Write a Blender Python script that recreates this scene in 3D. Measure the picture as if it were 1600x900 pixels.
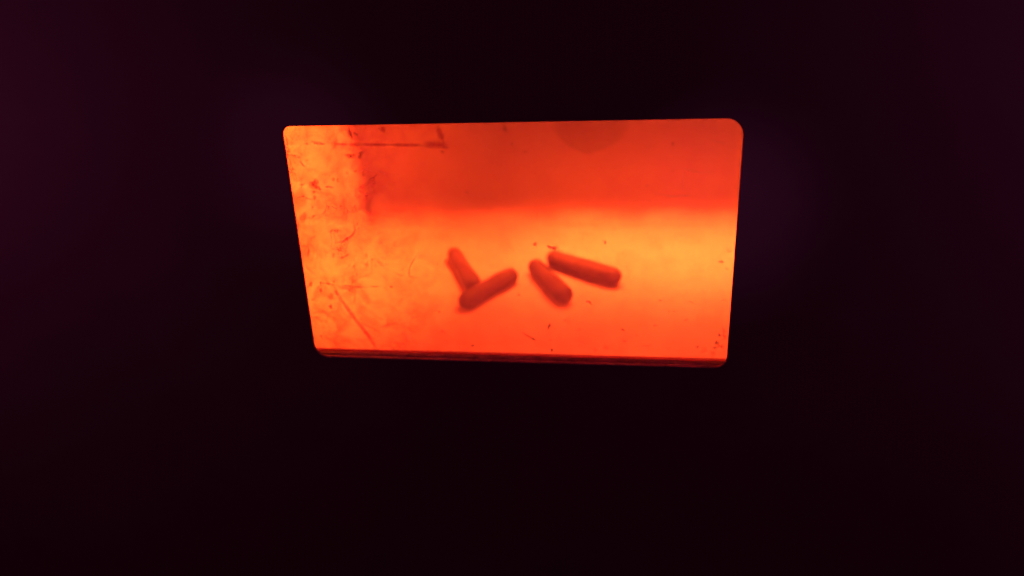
import bpy, bmesh, math, random
from mathutils import Vector, Matrix
for o in list(bpy.data.objects): bpy.data.objects.remove(o)
S = bpy.context.scene
COL = S.collection

# ------------------------------------------------------------ camera
cam = bpy.data.cameras.new('camera'); co = bpy.data.objects.new('camera', cam); COL.objects.link(co)
cam.sensor_width = 36.0; cam.lens = 26.19; cam.clip_start = .01; cam.clip_end = 50
# columns: right, up, back of the camera in the world
co.matrix_world = Matrix(((0.98996567, -0.01365387, 0.1406469, 0),
                          (0.12629474, 0.53194993, -0.83730455, 0),
                          (-0.06338466, 0.84666572, 0.52833658, .40),
                          (0, 0, 0, 1)))
cam.dof.use_dof = True; cam.dof.focus_distance = .505; cam.dof.aperture_fstop = 2.9
S.camera = co
# ------------------------------------------------------------ world, view
w = bpy.data.worlds.new('World'); S.world = w; w.use_nodes = True
w.node_tree.nodes['Background'].inputs[0].default_value = (1, .03, .25, 1)
w.node_tree.nodes['Background'].inputs[1].default_value = .047
S.view_settings.view_transform = 'Standard'; S.view_settings.look = 'None'
S.view_settings.exposure = 0; S.view_settings.gamma = 1
S.cycles.transparent_max_bounces = 16; S.cycles.max_bounces = 8; S.cycles.sample_clamp_indirect = 4

# ------------------------------------------------------------ lamps
def area(name, loc, target, sx, sy, power, color, spread=180):
    l = bpy.data.lights.new(name, 'AREA'); l.shape = 'RECTANGLE'; l.size = sx; l.size_y = sy
    l.energy = power; l.color = color; l.spread = math.radians(spread)
    o = bpy.data.objects.new(name, l); COL.objects.link(o); o.location = loc
    z = (Vector(loc) - Vector(target)).normalized(); x = (Vector((1, 0, 0)) - z * z.x)
    if x.length < .3: x = Vector((0, 1, 0)) - z * z.y
    x.normalize(); y = z.cross(x)
    o.matrix_world = Matrix(((x.x, y.x, z.x, loc[0]), (x.y, y.y, z.y, loc[1]), (x.z, y.z, z.z, loc[2]), (0, 0, 0, 1)))
    return o
def spot(name, loc, target, power, color, size, blend=1, radius=.02):
    l = bpy.data.lights.new(name, 'SPOT'); l.energy = power; l.color = color
    l.spot_size = math.radians(size); l.spot_blend = blend; l.shadow_soft_size = radius
    o = bpy.data.objects.new(name, l); COL.objects.link(o); o.location = loc
    o.rotation_euler = (Vector(target) - Vector(loc)).to_track_quat('-Z', 'Y').to_euler()
    return o
area('chamber_lamp', (.09, .71, .20), (.09, .707, 0), .44, .05, 4.4, (1, .93, .66), 78)
area('left_wall_fill', (-.12, .66, .25), (-.32, .67, .07), .16, .10, 4.2, (1, .92, .50), 84)  # added light, unseen, brightens the left wall
area('low_front_fill', (-.02, .455, .05), (-.02, .70, .03), .34, .04, .55, (1, .86, .84), 110)  # added fill without a visible source, flattens the shading of the capsules
area('chamber_fill_lamp', (.09, .58, .345), (.09, .66, .03), .25, .12, 1.6, (1, .90, .80), 110)
spot('flare_spot_left', (-.225, .22, .34), (-.215, .44, .22), .32, (1, .16, .55), 34)  # unseen spot added to imitate purple lens flare left of the opening
spot('flare_spot_right', (.08, .22, .28), (.062, .44, .18), .5, (1, .16, .58), 36)  # likewise added, flare glow on the right side
area('added_edge_light', (-.66, .22, .30), (-.49, .5, .12), .5, .2, .4, (1, .10, .40))  # added purple light out of view, tints the panel's left edge
area('added_edge_light', (.60, .22, .36), (.41, .5, .22), .5, .2, .6, (1, .10, .45))  # added counterpart for the glow at the panel's right edge

# ------------------------------------------------------------ helpers
def obj(name, bm, mat, parent=None, smooth=False):
    me = bpy.data.meshes.new(name); bm.to_mesh(me); bm.free()
    if mat: me.materials.append(mat)
    if smooth:
        for p in me.polygons: p.use_smooth = True
    o = bpy.data.objects.new(name, me); COL.objects.link(o); o.parent = parent
    return o
def tag(o, label=None, cat=None, group=None, kind=None):
    for k, v in (('label', label), ('category', cat), ('group', group), ('kind', kind)):
        if v: o[k] = v
    return o
def box(bm, lo, hi, bevel=0):
    r = bmesh.ops.create_cube(bm, size=1)
    for v in r['verts']:
        v.co = Vector([lo[i] + (v.co[i] + .5) * (hi[i] - lo[i]) for i in range(3)])
    if bevel:
        es = list({e for v in r['verts'] for e in v.link_edges})
        bmesh.ops.bevel(bm, geom=es, offset=bevel, segments=2, affect='EDGES')
class N:
    def __init__(s, name):
        s.m = bpy.data.materials.new(name); s.m.use_nodes = True; s.t = s.m.node_tree
        s.t.nodes.clear(); s.out = s.t.nodes.new('ShaderNodeOutputMaterial')
    def n(s, typ, **kw):
        nd = s.t.nodes.new('ShaderNode' + typ)
        for k, v in kw.items():
            if hasattr(nd, k): setattr(nd, k, v)
            else: nd.inputs[k].default_value = v
        return nd
    def l(s, a, b): s.t.links.new(a, b)
def ramp(nt, src, stops):
    r = nt.n('ValToRGB'); e = r.color_ramp.elements
    while len(e) < len(stops): e.new(.5)
    for i, (p, c) in enumerate(stops): e[i].position = p; e[i].color = (*c, 1)
    nt.l(src, r.inputs[0]); return r.outputs[0]
def surface(name, base, dark, scale, rough=.7, crack=0, bump=.0006, blot=.5, cscale=22):
    m = N(name); tc = m.n('TexCoord').outputs['Object']
    a = m.n('TexNoise', Scale=scale, Detail=7.0, Roughness=.62, Distortion=.6); m.l(tc, a.inputs[0])
    b = m.n('TexNoise', Scale=scale * 6, Detail=5.0, Roughness=.6); m.l(tc, b.inputs[0])
    mix = m.n('Math', operation='MULTIPLY_ADD'); m.l(b.outputs[0], mix.inputs[0]); mix.inputs[1].default_value = .3
    m.l(a.outputs[0], mix.inputs[2])
    col = ramp(m, mix.outputs[0], [(.65 - .35 * blot, dark), (.65 + .25 * blot, base)])
    h = mix.outputs[0]
    if crack:
        d = m.n('TexNoise', Scale=14.0, Detail=4.0); m.l(tc, d.inputs[0])
        vm = m.n('VectorMath', operation='MULTIPLY_ADD'); m.l(d.outputs['Color'], vm.inputs[0])
        vm.inputs[1].default_value = (.06,) * 3; m.l(tc, vm.inputs[2])
        v = m.n('TexVoronoi', feature='DISTANCE_TO_EDGE', Scale=cscale); m.l(vm.outputs[0], v.inputs[0])
        msk = m.n('TexNoise', Scale=9.0, Detail=3.0); m.l(tc, msk.inputs[0])
        cr = ramp(m, v.outputs[0], [(0, (1, 1, 1)), (.035, (0, 0, 0))])
        mr = ramp(m, msk.outputs[0], [(.5, (0, 0, 0)), (.62, (1, 1, 1))])
        mu = m.n('Math', operation='MULTIPLY'); m.l(cr, mu.inputs[0]); m.l(mr, mu.inputs[1])
        mu2 = m.n('Math', operation='MULTIPLY'); m.l(mu.outputs[0], mu2.inputs[0]); mu2.inputs[1].default_value = crack
        mx = m.n('Mix', data_type='RGBA'); m.l(mu2.outputs[0], mx.inputs[0]); m.l(col, mx.inputs[6])
        mx.inputs[7].default_value = (*[c * .35 for c in dark], 1); col = mx.outputs[2]
    bs = m.n('BsdfPrincipled', Roughness=rough); m.l(col, bs.inputs['Base Color'])
    bp = m.n('Bump', Strength=.6, Distance=bump); m.l(h, bp.inputs['Height']); m.l(bp.outputs[0], bs.inputs['Normal'])
    m.l(bs.outputs[0], m.out.inputs[0]); return m.m

M_floor = surface('pale_lining', (.52, .49, .45), (.36, .33, .30), 9, crack=.15, blot=1)
M_left = surface('worn_wall_lining', (.50, .46, .41), (.30, .25, .21), 9, crack=.6, blot=.9, cscale=16, bump=.003)
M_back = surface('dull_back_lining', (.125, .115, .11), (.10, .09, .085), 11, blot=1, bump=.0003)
def painted_falloff(mat, low, axis=2, a=.004, b_=.026, wob=.020):
    # paints soft shade falloff into the colour, floor tone blending unevenly to wall tone
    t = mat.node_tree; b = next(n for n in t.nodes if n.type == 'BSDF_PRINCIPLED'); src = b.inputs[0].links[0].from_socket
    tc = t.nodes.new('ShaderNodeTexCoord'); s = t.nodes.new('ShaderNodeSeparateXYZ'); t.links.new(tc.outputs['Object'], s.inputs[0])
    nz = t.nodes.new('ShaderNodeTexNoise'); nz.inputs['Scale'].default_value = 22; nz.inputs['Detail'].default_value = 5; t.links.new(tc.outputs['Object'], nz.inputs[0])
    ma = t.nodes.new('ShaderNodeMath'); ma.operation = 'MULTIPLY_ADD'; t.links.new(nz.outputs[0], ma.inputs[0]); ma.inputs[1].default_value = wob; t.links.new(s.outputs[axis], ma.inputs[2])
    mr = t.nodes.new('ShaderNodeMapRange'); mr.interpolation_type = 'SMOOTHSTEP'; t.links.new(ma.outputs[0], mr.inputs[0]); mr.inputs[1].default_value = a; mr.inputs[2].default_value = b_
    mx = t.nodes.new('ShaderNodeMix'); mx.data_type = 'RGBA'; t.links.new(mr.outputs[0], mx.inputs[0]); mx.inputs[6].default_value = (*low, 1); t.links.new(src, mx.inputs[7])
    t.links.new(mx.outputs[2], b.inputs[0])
M_corner = M_back.copy(); M_corner.name = 'corner_falloff_lining'
painted_falloff(M_back, (.46, .43, .39))
painted_falloff(M_corner, (.46, .42, .37), 0, -.3125, -.297, .012)  # soft shading of the left back corner painted in as a colour blend
M_cap = surface('capsule_shell', (.088, .072, .075), (.05, .04, .043), 60, rough=.55, bump=.0004)
_b = next(n for n in M_cap.node_tree.nodes if n.type == 'BSDF_PRINCIPLED')
_b.inputs['Subsurface Weight'].default_value = .85; _b.inputs['Subsurface Radius'].default_value = (1, .9, .8); _b.inputs['Subsurface Scale'].default_value = .022; _b.inputs['Specular IOR Level'].default_value = .2
M_panel = surface('black_coated_metal', (.032, .026, .030), (.024, .020, .024), 4, rough=.75, bump=.0001)
M_sill = surface('grimy_channel', (.40, .12, .09), (.13, .035, .03), 90, rough=.6)

def gasket_material():
    m = N('red_gasket'); d = m.n('BsdfDiffuse', Color=(.62, .26, .10, 1)); t = m.n('BsdfTranslucent', Color=(.62, .26, .10, 1))
    mx = m.n('MixShader'); mx.inputs[0].default_value = .7; m.l(d.outputs[0], mx.inputs[1]); m.l(t.outputs[0], mx.inputs[2]); m.l(mx.outputs[0], m.out.inputs[0]); return m.m
M_gasket = gasket_material()

# tinted pane: filters what passes, a little dust and gloss, pink haze painted in
def pane_material():
    m = N('orange_tinted_pane'); tc = m.n('TexCoord').outputs['Object']
    t = m.n('BsdfTransparent', Color=(1.0, .245, .10, 1))
    gl = m.n('BsdfGlossy', Roughness=.08, Color=(1, 1, 1, 1))
    df = m.n('BsdfDiffuse', Color=(.6, .6, .6, 1))
    nz = m.n('TexNoise', Scale=9.0, Detail=4.0, Roughness=.5, Distortion=.5); m.l(tc, nz.inputs[0])
    du = ramp(m, nz.outputs[0], [(.2, (.11,) * 3), (.8, (.17,) * 3)])
    # thin brownish film baked on, mottled and crazed, heavier towards the left end of the pane
    sp = m.n('SeparateXYZ'); m.l(tc, sp.inputs[0])
    gx = m.n('MapRange'); m.l(sp.outputs[0], gx.inputs[0]); gx.inputs[1].default_value = -.03; gx.inputs[2].default_value = -.12
    n2 = m.n('TexNoise', Scale=64.0, Detail=9.0, Roughness=.75, Distortion=.9); m.l(tc, n2.inputs[0])
    mo = ramp(m, n2.outputs[0], [(.44, (0, 0, 0)), (.64, (1, 1, 1))])
    vd = m.n('TexNoise', Scale=45.0, Detail=5.0); m.l(tc, vd.inputs[0])
    va = m.n('VectorMath', operation='MULTIPLY_ADD'); m.l(vd.outputs['Color'], va.inputs[0]); va.inputs[1].default_value = (.035,) * 3; m.l(tc, va.inputs[2])
    vo = m.n('TexVoronoi', feature='DISTANCE_TO_EDGE', Scale=62.0); m.l(va.outputs[0], vo.inputs[0])
    cr = ramp(m, vo.outputs[0], [(0, (1, 1, 1)), (.03, (0, 0, 0))])
    n3 = m.n('TexNoise', Scale=30.0, Detail=2.0); m.l(tc, n3.inputs[0])
    ck = ramp(m, n3.outputs[0], [(.5, (0, 0, 0)), (.6, (1, 1, 1))])
    c1 = m.n('Math', operation='MULTIPLY'); m.l(cr, c1.inputs[0]); m.l(ck, c1.inputs[1])
    c2 = m.n('Math', operation='MULTIPLY_ADD'); m.l(mo, c2.inputs[0]); c2.inputs[1].default_value = .55; 
    c3 = m.n('Math', operation='MULTIPLY'); m.l(c1.outputs[0], c3.inputs[0]); c3.inputs[1].default_value = .75; m.l(c3.outputs[0], c2.inputs[2])
    gg = m.n('Math', operation='MULTIPLY_ADD'); m.l(gx.outputs[0], gg.inputs[0]); gg.inputs[1].default_value = .78; gg.inputs[2].default_value = .22
    c4 = m.n('Math', operation='MULTIPLY'); m.l(c2.outputs[0], c4.inputs[0]); m.l(gg.outputs[0], c4.inputs[1])
    mt = m.n('Mix', data_type='RGBA'); m.l(c4.outputs[0], mt.inputs[0]); mt.inputs[6].default_value = (.90, .245, .108, 1); mt.inputs[7].default_value = (.60, .075, .04, 1)
    m.l(mt.outputs[2], t.inputs[0])
    fr = m.n('Fresnel', IOR=1.3)
    m1 = m.n('MixShader'); m.l(fr.outputs[0], m1.inputs[0]); m.l(t.outputs[0], m1.inputs[1]); m.l(gl.outputs[0], m1.inputs[2])
    tr = m.n('BsdfTranslucent', Color=(1, .16, .42, 1)); ds = m.n('MixShader'); ds.inputs[0].default_value = .5  # pinkish veil of haze put into the translucent colour
    m.l(df.outputs[0], ds.inputs[1]); m.l(tr.outputs[0], ds.inputs[2])
    m2 = m.n('MixShader'); m.l(du, m2.inputs[0]); m.l(m1.outputs[0], m2.inputs[1]); m.l(ds.outputs[0], m2.inputs[2])
    m.l(m2.outputs[0], m.out.inputs[0]); return m.m
M_pane = pane_material()
def film_material(name, tint):
    m = N(name); at = m.n('Attribute', attribute_name='film_amount')
    tc = m.n('TexCoord').outputs['Object']
    nz = m.n('TexNoise', Scale=700.0, Detail=3.0); m.l(tc, nz.inputs[0])
    k = m.n('MapRange'); k.inputs[1].default_value = .3; k.inputs[2].default_value = .75; k.inputs[3].default_value = 1.1; k.inputs[4].default_value = .55
    m.l(nz.outputs[0], k.inputs[0])
    mu = m.n('Math', operation='MULTIPLY', use_clamp=True); m.l(at.outputs['Fac'], mu.inputs[0]); m.l(k.outputs[0], mu.inputs[1])
    mx = m.n('Mix', data_type='RGBA'); m.l(mu.outputs[0], mx.inputs[0])
    mx.inputs[6].default_value = (1, 1, 1, 1); mx.inputs[7].default_value = (*tint, 1)
    t = m.n('BsdfTransparent'); m.l(mx.outputs[2], t.inputs[0]); m.l(t.outputs[0], m.out.inputs[0]); return m.m
M_grime = film_material('burnt_grease', (.12, .035, .32))
M_smear = film_material('dried_smear', (.50, .16, .55))
def veil_material():
    m = N('pale_scuff'); at = m.n('Attribute', attribute_name='film_amount')
    t = m.n('BsdfTransparent'); d = m.n('BsdfTranslucent', Color=(.9, .6, .55, 1))
    mx = m.n('MixShader'); m.l(at.outputs['Fac'], mx.inputs[0]); m.l(t.outputs[0], mx.inputs[1]); m.l(d.outputs[0], mx.inputs[2])
    m.l(mx.outputs[0], m.out.inputs[0]); return m.m
M_scuff = veil_material()

# ------------------------------------------------------------ chamber (setting)
YB, XL, XR, ZC, YF = .795, -.320, .31, .36, .36
def slab(name, lo, hi, mat):
    bm = bmesh.new(); box(bm, lo, hi)
    for v in bm.verts:                                     # front ends stop just behind the sloping panel
        if abs(v.co.y - YF) < 1e-5: v.co.y = .4377 + (v.co.z - .1545) * .19076 + .0035
    return tag(obj(name, bm, mat), kind='structure')
slab('floor', (XL - .02, YF, -.02), (XR + .02, YB + .02, 0), M_floor)
slab('left_wall', (XL - .02, YF, .0), (XL, YB + .02, ZC), M_left)
slab('right_wall', (XR, YF, .0), (XR + .02, YB + .02, ZC), M_left)
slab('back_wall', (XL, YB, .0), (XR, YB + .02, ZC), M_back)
slab('ceiling', (XL - .02, YF, ZC), (XR + .02, YB + .02, ZC + .02), M_left)

def fillet(name, path, mat):                               # path(t, u) -> point on a quarter-round cove, u along it
    bm = bmesh.new(); rows = []
    for i in range(2):
        rows.append([bm.verts.new(path(k / 12, i)) for k in range(13)])
    for k in range(12): bm.faces.new((rows[0][k], rows[0][k + 1], rows[1][k + 1], rows[1][k]))
    return tag(obj(name, bm, mat, None, True), kind='structure')
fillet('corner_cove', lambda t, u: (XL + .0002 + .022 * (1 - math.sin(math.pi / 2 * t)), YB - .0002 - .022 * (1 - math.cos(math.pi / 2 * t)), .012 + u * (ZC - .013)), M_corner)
fillet('floor_cove', lambda t, u: (XL + .0002 + .03 * (1 - math.sin(math.pi / 2 * t)), .46 + (YB - .0012 - .46) * u, .0002 + .03 * (1 - math.cos(math.pi / 2 * t))), M_left)
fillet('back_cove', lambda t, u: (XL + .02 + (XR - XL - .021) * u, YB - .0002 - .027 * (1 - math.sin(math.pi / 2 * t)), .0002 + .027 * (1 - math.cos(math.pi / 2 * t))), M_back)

# ------------------------------------------------------------ front with the sloping window
W0 = Matrix.Translation((-0.07426141, 0.43772929, 0.15450549)) @ Matrix((
    (1, 0, 0, 0), (0, .187381315, -.982287251, 0), (0, .982287251, .187381315, 0), (0, 0, 0, 1)))  # x right, y up the slope, z to the viewer
win = bpy.data.objects.new('viewing_window', None); COL.objects.link(win); win.matrix_world = W0
tag(win, 'orange tinted viewing window set in a dark sloping front panel', 'window', kind='thing')

def outline(hw, hh, rad, seg=14):
    pts = []
    for (cx, cy, r, a0) in ((hw, hh, rad[0], 0), (-hw, hh, rad[1], 90), (-hw, -hh, rad[2], 180), (hw, -hh, rad[3], 270)):
        sx = 1 if cx > 0 else -1; sy = 1 if cy > 0 else -1
        for k in range(seg + 1):
            a = math.radians(a0 + 90 * k / seg)
            pts.append((cx - sx * r + r * math.cos(a), cy - sy * r + r * math.sin(a)))
    return pts
RAD = (.0115, .0062, .0105, .0088)
TH = .0022
def panel():
    bm = bmesh.new(); hw, hh = .15, .0858; b = .0005
    loops = []
    def loop(pts, z): loops.append([bm.verts.new((x, y, z)) for x, y in pts])
    inner = outline(hw, hh, RAD)
    fl = outline(hw + b, hh + b, [r + b for r in RAD])
    big = []
    for (x, y) in inner:                                    # outer rim of the panel, a rectangle
        s = min(1.1 / max(abs(x), 1e-6), .62 / max(abs(y), 1e-6)); big.append((x * s, y * s))
    loop(big, -TH); loop(big, 0); loop(fl, 0)
    loop(outline(hw + b * .3, hh + b * .3, [r + b * .3 for r in RAD]), -b * .3)
    loop(inner, -b); loop(inner, -TH); loop(big, -TH - .00001)
    for A, B in zip(loops, loops[1:]):
        for i in range(len(A)):
            j = (i + 1) % len(A); bm.faces.new((A[i], A[j], B[j], B[i]))
    bmesh.ops.recalc_face_normals(bm, faces=bm.faces)
    return bm
pn = obj('front_panel', panel(), M_panel, win)
def fringe():
    bm = bmesh.new(); hw, hh = .15, .0858; L = []
    for o, z in ((.00001, -.0006), (-.0004, -.0008), (-.0005, -.0015), (-.0004, -TH), (.00001, -TH - .0001)):
        L.append([bm.verts.new((x, y, z)) for x, y in outline(hw + o, hh + o, [q + o for q in RAD])])
    for A, B in zip(L, L[1:]):
        for i in range(len(A)):
            j = (i + 1) % len(A); bm.faces.new((A[i], A[j], B[j], B[i]))
    return bm
obj('edge_fringe', fringe(), M_sill, win, True)  # added part, its red imitates the glowing rim of the opening
# sill: the grimy channel behind the lower edge that the pane stands in
PZ = -.014
def strip_bm(prof, x0, x1, n=120, jit=.00012, seed=3):
    r = random.Random(seed); bm = bmesh.new(); rows = []
    for i in range(n + 1):
        x = x0 + (x1 - x0) * i / n
        rows.append([bm.verts.new((x, y + r.uniform(-jit, jit), z)) for (y, z) in prof])
    for A, B in zip(rows, rows[1:]):
        for k in range(len(prof)):
            q = (k + 1) % len(prof); bm.faces.new((A[k], A[q], B[q], B[k]))
    bm.faces.new(rows[0]); bm.faces.new(rows[-1])
    bmesh.ops.recalc_face_normals(bm, faces=bm.faces); return bm
hb = -.0858
sill = obj('sill', strip_bm([(hb - .006, -.0023), (hb + .0000, -.0024), (hb + .0001, -.0048), (hb - .0022, -.0056), (hb - .0022, -.0084), (hb - .0010, -.0090),
                            (hb - .0010, PZ + .001), (hb - .006, PZ + .001)], -.17, .17), M_sill, win)
obj('pane_rail', strip_bm([(hb - .006, PZ - .0032), (hb - .0021, PZ - .0032), (hb - .0021, PZ - .006), (hb - .006, PZ - .006)], -.17, .17, seed=5), M_gasket, win)

bm = bmesh.new(); box(bm, (-.24, -.0935, PZ - .003), (.30, .19, PZ), 0)
pane = obj('pane', bm, M_pane, win)

# ------------------------------------------------------------ marks on the pane (millimetres on the pane)
BLOTS = [(-107.53, 78.16, 1.35, 3.16, 0, 0.8, 0.5), (-104.01, 77.71, 0.9, 1.12, 0, 0.5, 0.3), (-113.04, 79.89, 1.35, 1.46, 0, 0.2, 0.3), (-109.04, 62.49, 2.92, 1.65, -12, 0.85, 0.3), (-101.49, 64.03, 1.57, 1.46, 0, 0.55, 0.4), (-102.64, 61.58, 1.12, 1.46, 0, 0.5, 0.4), (-144.22, 64.18, 0.9, 0.78, 0, 0.35, 0.3), (-146.41, 62.33, 0.99, 0.97, 0, 0.5, 0.3), (-149.3, 74.99, 0.9, 0.97, 0, 0.3, 0.3), (-106.86, 51.96, 1.26, 1.17, 0, 0.4, 0.3), (-112.65, 50.75, 0.99, 0.87, 0, 0.3, 0.3), (-101.45, 49.35, 1.35, 1.46, 0, 0.3, 0.3), (-123.35, 46.36, 1.26, 1.26, 0, 0.5, 0.3), (-120.25, 46.11, 0.99, 0.97, 0, 0.5, 0.3), (-137.62, 43.26, 2.47, 3.4, -20, 0.9, 0.4), (-135.24, 40.03, 1.8, 1.46, -40, 0.75, 0.4), (-138.94, 37.29, 1.12, 1.07, 0, 0.6, 0.3), (-138.85, 33.59, 1.26, 1.17, 0, 0.5, 0.3), (-141.43, 26.13, 0.76, 0.87, 0, 0.5, 0.3), (-141.71, 19.77, 1.03, 1.12, 0, 0.6, 0.3), (-149.01, 19.53, 2.47, 2.43, 0, 0.6, 0.35), (-150.3, 16.68, 1.57, 1.94, 0, 0.45, 0.3), (-155.22, 11.6, 1.8, 2.92, 0, 0.6, 0.4), (-155.53, 3.39, 0.81, 0.73, 0, 0.5, 0.3), (-129.68, 9.07, 1.53, 0.73, 30, 0.4, 0.3), (-44.22, 64.66, 1.12, 0.97, 0, 0.4, 0.3), (-106.04, -9.65, 1.35, 1.46, 0, 0.3, 0.3), (-106.32, -16.36, 1.57, 1.36, 0, 0.35, 0.3), (-116.07, -17.79, 0.54, 0.58, 0, 0.6, 0.2), (-114.98, -24.14, 0.72, 0.68, 0, 0.5, 0.2), (-151.49, -32.71, 1.44, 1.31, 30, 0.8, 0.5), (-153.67, -34.63, 0.58, 0.58, 0, 0.7, 0.2), (-144.15, -37.25, 0.85, 1.75, -8, 0.8, 0.3), (-133.15, -30.29, 0.85, 0.73, 0, 0.6, 0.4), (-143.42, -31.18, 0.67, 1.07, 0, 0.5, 0.3), (-137.34, -32.06, 0.67, 0.73, 0, 0.5, 0.3), (-89.73, -33.66, 1.26, 0.68, 0, 0.75, 0.3), (-136.85, -42.56, 1.98, 2.33, 0, 0.5, 0.35), (-138.21, -50.54, 1.17, 1.65, 30, 0.9, 0.3), (-151.87, -45.14, 0.9, 0.63, 0, 0.5, 0.3), (-145.05, -46.67, 0.81, 0.58, 0, 0.4, 0.3), (-148.45, -45.85, 0.67, 0.49, 0, 0.4, 0.3), (-54.98, -53.06, 0.63, 0.58, 0, 0.5, 0.3), (-149.14, -74.86, 0.9, 0.97, 0, 0.7, 0.3), (-148.46, -76.99, 0.58, 0.63, 0, 0.5, 0.3), (-152.57, -67.99, 0.81, 0.73, 0, 0.4, 0.3), (-85.61, -60.18, 0.81, 0.58, 0, 0.3, 0.3), (-54.15, -68.46, 0.72, 0.63, 0, 0.6, 0.2), (-31.73, -79.56, 0.72, 0.63, 0, 0.5, 0.2), (-106.93, -64.72, 0.54, 0.49, 0, 0.4, 0.2), (16.92, -0.51, 1.44, 1.07, -30, 0.75, 0.6), (28.9, -2.96, 2.25, 1.46, 0, 0.85, 0.8), (27.14, -2.03, 1.35, 0.68, -20, 0.7, 0.6), (30.44, -3.88, 1.08, 1.07, 0, 0.8, 0.6), (65.26, 1.19, 0.54, 1.36, 0, 0.8, 0.3), (63.68, 2.79, 0.9, 0.49, -45, 0.3, 0.3), (-23.45, -3.29, 1.17, 0.58, 35, 0.3, 0.3), (4.36, -38.55, 0.72, 0.68, 0, 0.6, 0.2), (54.94, -43.79, 1.44, 0.73, -45, 0.85, 0.5), (53.13, -42.84, 1.35, 0.68, 35, 0.75, 0.5), (25.74, -61.82, 0.99, 1.26, 0, 0.85, 0.5), (24.96, -63.87, 0.72, 1.46, -20, 0.6, 0.5), (-6.57, -55.94, 0.54, 0.49, 0, 0.5, 0.2), (-55.35, -52.86, 0.72, 0.58, 0, 0.4, 0.2), (26.15, -73.86, 0.9, 0.68, 0, 0.4, 0.2), (78.12, -64.14, 1.08, 0.68, 0, 0.3, 0.3), (27.03, -81.59, 0.81, 0.87, 0, 0.9, 0.2), (-31.6, -79.76, 0.76, 0.63, 0, 0.4, 0.2), (13.97, -73.35, 1.35, 0.78, -30, 0.6, 0.4), (108.06, 67.85, 1.08, 1.36, 0, 0.3, 0.3), (108.38, 50.12, 0.99, 0.87, 0, 0.25, 0.3), (92.67, 40.72, 1.17, 0.78, 0, 0.3, 0.3), (-0.9, 79.35, 1.35, 2.19, 0, 0.35, 0.4), (3.48, 69.44, 0.99, 0.87, 0, 0.4, 0.3), (5.09, 66.45, 0.9, 0.87, 0, 0.25, 0.3), (12.29, 64.1, 1.17, 0.97, 0, 0.35, 0.3), (-29.1, 36.79, 1.17, 0.78, 0, 0.35, 0.3), (-13.41, 24.1, 1.17, 1.07, 0, 0.25, 0.3), (143.23, -12.15, 1.53, 0.92, 10, 0.8, 0.4), (103.62, -41.09, 1.08, 0.49, -25, 0.6, 0.3), (124.64, -41.93, 1.17, 0.49, -25, 0.45, 0.3), (127.92, -43.45, 0.72, 0.39, -10, 0.3, 0.3), (113.35, -49.25, 0.76, 0.63, 0, 0.5, 0.3), (146.58, -40.2, 1.8, 0.78, 0, 0.3, 0.3), (145.25, -66.5, 1.03, 1.17, 0, 0.7, 0.3), (143.93, -72.9, 1.17, 1.75, 0, 0.7, 0.5), (142.82, -76.53, 0.99, 1.46, 0, 0.5, 0.5), (148.16, -63.47, 1.12, 1.94, 0, 0.4, 0.5), (148.87, -67.9, 1.35, 1.46, 0, 0.45, 0.5), (146.71, -75.42, 1.8, 1.46, 20, 0.45, 0.5), (141.79, -81.6, 1.8, 1.94, 0, 0.3, 0.5), (130.82, -76.11, 0.99, 0.92, 0, 0.5, 0.3), (79.43, -73.19, 1.35, 0.68, -10, 0.4, 0.3), (78.43, -64.13, 1.35, 0.97, -20, 0.35, 0.3), (87.9, -68.17, 0.76, 0.68, 0, 0.4, 0.3), (100.9, -60.12, 1.35, 0.97, 0, 0.3, 0.3), (121.96, -55.71, 1.35, 0.78, 10, 0.3, 0.3), (127.79, 1.75, 0.67, 0.73, 0, 0.25, 0.3), (147.81, -4.46, 1.35, 1.22, 0, 0.3, 0.3), (147.38, -17.26, 1.12, 0.73, 0, 0.35, 0.3), (66.43, -78.64, 2.25, 1.46, 10, 0.25, 0.5), (58.61, -80.91, 1.35, 1.46, 0, 0.25, 0.4), (135.44, -78.75, 1.8, 1.94, 0, 0.25, 0.4), (95.09, -76.32, 2.7, 0.97, 5, 0.18, 0.5), (71.4, 11.01, 1.35, 0.97, 0, 0.2, 0.3), (97.32, 15.56, 1.08, 0.68, 0, 0.3, 0.3), (70.02, 19.56, 0.9, 0.78, 0, 0.3, 0.3), (39.38, -57.49, 1.8, 1.94, 0, 0.2, 0.4)]
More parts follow.
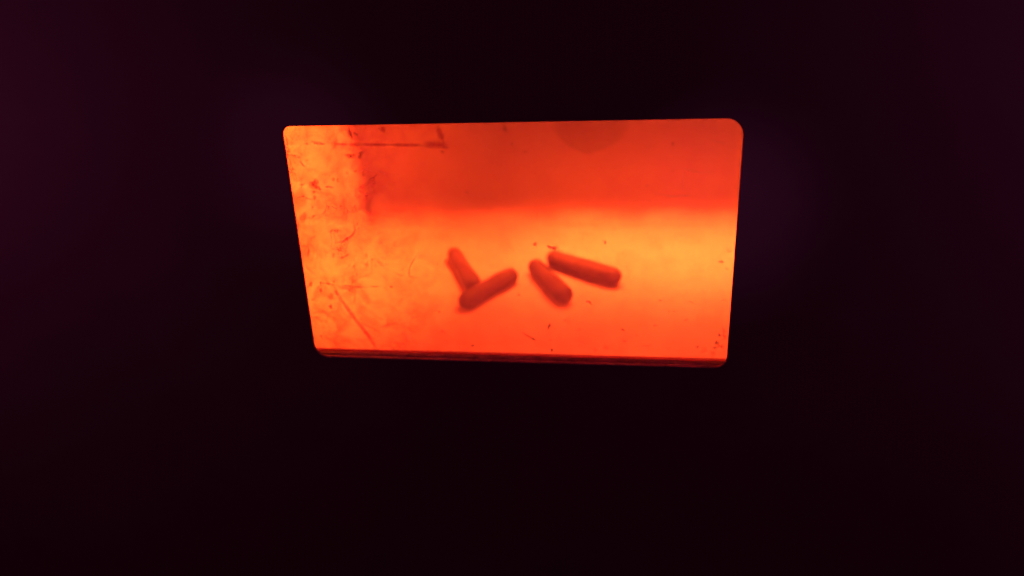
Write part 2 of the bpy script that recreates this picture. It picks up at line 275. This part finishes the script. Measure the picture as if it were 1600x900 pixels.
STREAKS = [([(-153.84, 71.53), (-146.88, 71.31)], 0.99, 0.25), ([(-140.5, 71.39), (-137.94, 71.18)], 1.08, 0.4), ([(-136.79, 73.01), (-131.5, 71.89), (-125.74, 70.84)], 1.53, 0.5), ([(-134.35, 71.31), (-125.74, 70.84)], 0.9, 0.6), ([(-119.67, 70.94), (-114.2, 70.69), (-109.35, 70.4)], 1.35, 0.55), ([(-109.66, 70.5), (-105.6, 70.09), (-100.74, 70.46)], 2.25, 0.7), ([(-101.01, 70.47), (-91.09, 70.03), (-80.32, 69.62)], 1.53, 0.55), ([(-81.66, 69.73), (-66.46, 69.52), (-56.71, 69.14)], 1.71, 0.5), ([(-57.56, 69.58), (-48.71, 69.46), (-43.45, 69.13), (-38.87, 68.56)], 3.37, 0.8), ([(-44.44, 67.68), (-39.19, 67.18)], 1.8, 0.5), ([(-46.62, 81.79), (-44.68, 76.25), (-42.49, 70.23)], 2.92, 0.5), ([(-84.95, 82.43), (-83.11, 77.39)], 2.25, 0.6), ([(-146.16, 59.95), (-144.76, 57.38), (-142.92, 54.84)], 0.9, 0.6), ([(-156.83, 42.64), (-154.18, 42.53)], 1.8, 0.6), ([(-149.22, 42.59), (-144.72, 42.57)], 1.08, 0.6), ([(-130.71, 40.74), (-127.31, 41.18), (-123.7, 40.11)], 1.26, 0.65), ([(-146.89, 2.75), (-144.42, 3.73), (-141.35, 6.2)], 0.9, 0.35), ([(-112.57, 15.29), (-111.99, 9.03), (-114.62, 5.39), (-121.61, 0.84), (-128.07, -0.31)], 1.26, 0.5), ([(-108.87, 15.3), (-111.16, 11.98)], 0.9, 0.3), ([(-118.11, -8.27), (-123.11, -11.15), (-126.83, -12.12)], 0.99, 0.45), ([(-129.91, -7.38), (-131.51, -12.16)], 1.53, 0.4), ([(-149.03, -2.62), (-149.13, -6.69), (-150.74, -11.38)], 1.08, 0.5), ([(-153.71, -16.47), (-151.81, -20.45), (-146.93, -24.41)], 0.9, 0.3), ([(-98.72, -12.81), (-96.12, -15.43), (-93.79, -18.36)], 2.02, 0.25), ([(-67.24, -7.89), (-70.76, -12.56), (-73.92, -17.66), (-75.07, -20.91), (-75.11, -25.54), (-68.06, -26.69)], 0.81, 0.4), ([(-86.37, -23.21), (-78.44, -25.34)], 0.81, 0.35), ([(-144.45, -31.45), (-137.56, -31.86), (-131.32, -33.3)], 0.9, 0.4), ([(-130.61, -34.3), (-124.41, -33.2), (-118.59, -33.87), (-107.4, -34.47)], 0.9, 0.55), ([(-129.52, -34.69), (-122.22, -35.39), (-116.72, -34.6)], 2.02, 0.42), ([(-105.86, -33.74), (-99.03, -33.59)], 0.72, 0.55), ([(-133.3, -36.73), (-130.65, -41.95)], 2.43, 0.8), ([(-132.48, -38.4), (-126.03, -50.21), (-119.85, -60.91), (-114.76, -68.69), (-110.92, -74.59), (-105.71, -86.62)], 2.25, 0.62), ([(-118.1, -62.97), (-114.76, -68.69), (-110.92, -74.59), (-106.43, -83.94)], 1.8, 0.3), ([(-104.15, -56.57), (-101.74, -58.96), (-98.04, -60.39)], 0.67, 0.35), ([(5.67, -67.9), (8.89, -70.39), (14.91, -73.58)], 1.08, 0.5), ([(-152.15, -54.25), (-139.66, -55.05), (-130.91, -53.31)], 1.35, 0.2), ([(-154.86, -59.03), (-145.35, -59.88)], 1.12, 0.2), ([(-117.03, -62.43), (-108.57, -66.97), (-101.09, -71.54)], 0.9, 0.25), ([(-52.67, 18.61), (-51.2, 13.97)], 0.9, 0.3), ([(-95.65, 6.8), (-90.83, 7.76)], 0.9, 0.3), ([(-43.43, 20.0), (-38.19, 16.77)], 0.9, 0.25), ([(45.74, -65.92), (48.97, -64.32)], 0.72, 0.35), ([(-76.89, -45.12), (-67.53, -48.51), (-72.59, -51.15)], 2.7, 0.12), ([(128.64, 71.17), (135.52, 69.03), (143.58, 66.88)], 0.9, -0.12), ([(-28.65, 39.02), (-19.69, 40.09), (-9.93, 40.92)], 0.9, -0.05), ([(112.21, 52.32), (126.61, 48.83), (136.67, 49.59)], 1.35, -0.08), ([(96.29, 36.21), (108.87, 33.13), (125.33, 33.93)], 1.35, -0.1), ([(81.75, 31.04), (104.88, 28.35), (129.82, 26.56)], 2.25, -0.08), ([(116.16, 55.22), (115.36, 36.13)], 1.35, -0.07)]
DRIP = [(31.8, 83.36), (32.53, 77.15), (35.8, 72.1), (40.79, 67.84), (46.64, 64.82), (49.98, 63.52), (52.91, 62.0), (55.84, 63.02), (62.51, 65.04), (69.12, 67.88), (74.42, 72.37), (78.03, 77.25), (79.55, 83.34)]
RING = (79.94, -11.43, 7.65)

class Film:
    def __init__(s): s.bm = bmesh.new(); s.lay = s.bm.verts.layers.float.new('film_amount'); s.c = 0
    def v(s, x, y, d, h=0):
        q = s.bm.verts.new((x / 1000, y / 1000, PZ + .00012 + s.c * 1e-7 + h)); q[s.lay] = d; return q
    def blot(s, x, y, rx, ry, ang, d, jag, n=16, rnd=random):
        s.c += 7; a = math.radians(ang); ca, sa = math.cos(a), math.sin(a)
        ph = [rnd.uniform(0, 6.28) for _ in range(4)]
        rad = [1 + jag * (.45 * math.sin(2 * t + ph[0]) + .35 * math.sin(3 * t + ph[1]) + .3 * math.sin(5 * t + ph[2])) for t in [6.2832 * k / n for k in range(n)]]
        rings = []
        for f, dd, h in ((.62, d, .00006), (1.0, d * .55, .00004), (1.5, 0, 0)):
            ring = []
            for k in range(n):
                t = 6.2832 * k / n; u = rx * f * rad[k] * math.cos(t); v = ry * f * rad[k] * math.sin(t)
                ring.append(s.v(x + u * ca - v * sa, y + u * sa + v * ca, dd, h))
            rings.append(ring)
        c = s.v(x, y, d, .00007)
        for k in range(n):
            j = (k + 1) % n; s.bm.faces.new((c, rings[0][k], rings[0][j]))
            for A, B in zip(rings, rings[1:]): s.bm.faces.new((A[k], B[k], B[j], A[j]))
    def streak(s, P, w, d, rnd=random):
        s.c += 7; P = [Vector((*p, 0)) for p in P]; pts = []
        for A, B in zip(P, P[1:]):
            m = max(2, int((B - A).length / .6))
            pts += [A.lerp(B, i / m) for i in range(m)]
        pts.append(P[-1]); n = len(pts); rows = []
        for i, p in enumerate(pts):
            t = (pts[min(i + 1, n - 1)] - pts[max(i - 1, 0)]).normalized(); q = Vector((-t.y, t.x, 0))
            e = min(1, 2.6 * min(i, n - 1 - i) / (n - 1) + .12)
            ww = w / 2 * 1.25 * (.55 + .45 * e) * rnd.uniform(.8, 1.15); p = p + q * rnd.uniform(-.06, .06) * w
            dd = min(1, d * 1.8) * min(1, e * 1.3) * rnd.uniform(.8, 1.1)
            rows.append([s.v(*(p + q * ww * f).xy, dd * k) for f, k in ((-1.7, 0), (-.9, .5), (0, 1), (.9, .5), (1.7, 0))])
        for A, B in zip(rows, rows[1:]):
            for k in range(4): s.bm.faces.new((A[k], A[k + 1], B[k + 1], B[k]))
rnd = random.Random(11)
F = Film()
for b in BLOTS: F.blot(*b, rnd=rnd)
for _ in range(460):                                       # fine dust, denser towards the left and the lower right
    if rnd.random() < .6: x, y = -150 + 75 * rnd.random() ** 1.3, rnd.uniform(-88, 88)
    else: x, y = rnd.uniform(-150, 150), rnd.uniform(-88, 20)
    r = rnd.uniform(.2, .62) * rnd.uniform(.6, 1.1); F.blot(x, y, r, r * rnd.uniform(.5, 1.2), rnd.uniform(0, 90), rnd.uniform(.15, .6), .4, n=8, rnd=rnd)
tag(obj('grime_speck', F.bm, M_grime, pane, True), kind='stuff')
for P, wd, d in STREAKS:
    F = Film(); F.streak(P, wd, abs(d), rnd)
    obj('streak' if d > 0 else 'scuff', F.bm, M_smear if d > 0 else M_scuff, pane, True)
# drip of dried residue running in from the top edge
def patch(name, rim, d, soft=1.08):
    F = Film(); F.c = 900 if name == 'drip_stain' else 1100
    cx = sum(p[0] for p in rim) / len(rim); cy = sum(p[1] for p in rim) / len(rim)
    R3 = [[F.v(cx + (x - cx) * f, cy + (y - cy) * f, dd) for x, y in rim] for f, dd in ((.5, d), (.92, d), (soft, 0))]
    c = F.v(cx, cy, d); n = len(rim)
    for k in range(n):
        j = (k + 1) % n; F.bm.faces.new((c, R3[0][k], R3[0][j]))
        for A, B in zip(R3, R3[1:]): F.bm.faces.new((A[k], B[k], B[j], A[j]))
    return obj(name, F.bm, M_grime, pane, True)
patch('drip_stain', DRIP + [(DRIP[-1][0], DRIP[-1][1] + 8), (DRIP[0][0], DRIP[0][1] + 8)], .19, 1.12)
patch('ring_stain', [(RING[0] + RING[2] * math.cos(k * .2618), RING[1] + RING[2] * .95 * math.sin(k *   .2618)) for k in range(24)], .11, 1.14)

# ------------------------------------------------------------ the four capsules on the floor
def capsule(A, B, ra, rb, label, seed, dent=0):
    rn = random.Random(seed); A = Vector(A); B = Vector(B); L = (B - A).length; bm = bmesh.new()
    ns, nr = 34, 28; rings = []
    prof = []
    for k in range(9):  a = math.pi / 2 * k / 8; prof.append((-ra * math.cos(a) , ra * math.sin(a)))
    for k in range(1, 12): t = k / 12; prof.append((L * t, ra + (rb - ra) * t + .0004 * math.sin(t * 7 + seed)))
    for k in range(9):  a = math.pi / 2 * k / 8; prof.append((L + rb * math.sin(a), rb * math.cos(a)))
    for x, r in prof:
        r = max(r, .0002)
        rings.append([bm.verts.new((x, r * math.cos(6.2832 * k / nr), r * math.sin(6.2832 * k / nr) * .97)) for k in range(nr)])
    for P, Q in zip(rings, rings[1:]):
        for k in range(nr): bm.faces.new((P[k], P[(k + 1) % nr], Q[(k + 1) % nr], Q[k]))
    bm.faces.new(rings[0]); bm.faces.new(rings[-1]); bmesh.ops.recalc_face_normals(bm, faces=bm.faces)
    ph = [rn.uniform(0, 6.28) for _ in range(5)]
    for v in bm.verts:                                     # slightly bent and lumpy, no two alike
        s = v.co.x / L; k = 1 + .018 * math.sin(s * 9 + ph[0]) + .014 * math.sin(s * 17 + ph[1] + 2 * math.atan2(v.co.z, v.co.y))
        v.co.y = v.co.y * k + .0007 * math.sin(s * 3.1 + ph[2]); v.co.z *= k
    o = obj('capsule', bm, M_cap, None, True)
    d = (B - A).normalized(); y = Vector((-d.y, d.x, 0)).normalized(); z = d.cross(y)
    o.matrix_world = Matrix(((d.x, y.x, z.x, A.x), (d.y, y.y, z.y, A.y), (d.z, y.z, z.z, A.z), (0, 0, 0, 1)))
    return tag(o, label, 'capsule', 'rounded capsules lying on the chamber floor')
capsule((-.1755, .6885, .0085), (-.1455, .6270, .0085), .0076, .0088, 'dull red capsule leaning away at upper left, its lower end behind another', 1)
capsule((-.1448, .5965, .0090), (-.1095, .6430, .0086), .0096, .0088, 'dull red capsule slanting up to the right, in front of the leftmost one', 2)
capsule((-.0845, .6620, .0088), (-.0520, .6095, .0094), .0086, .0096, 'dull red capsule slanting down to the right, left of the longest one', 3)
capsule((-.0665, .6785, .0092), (-.0055, .6440, .0096), .0092, .0097, 'longest dull red capsule, lying rightmost and nearly level', 4)
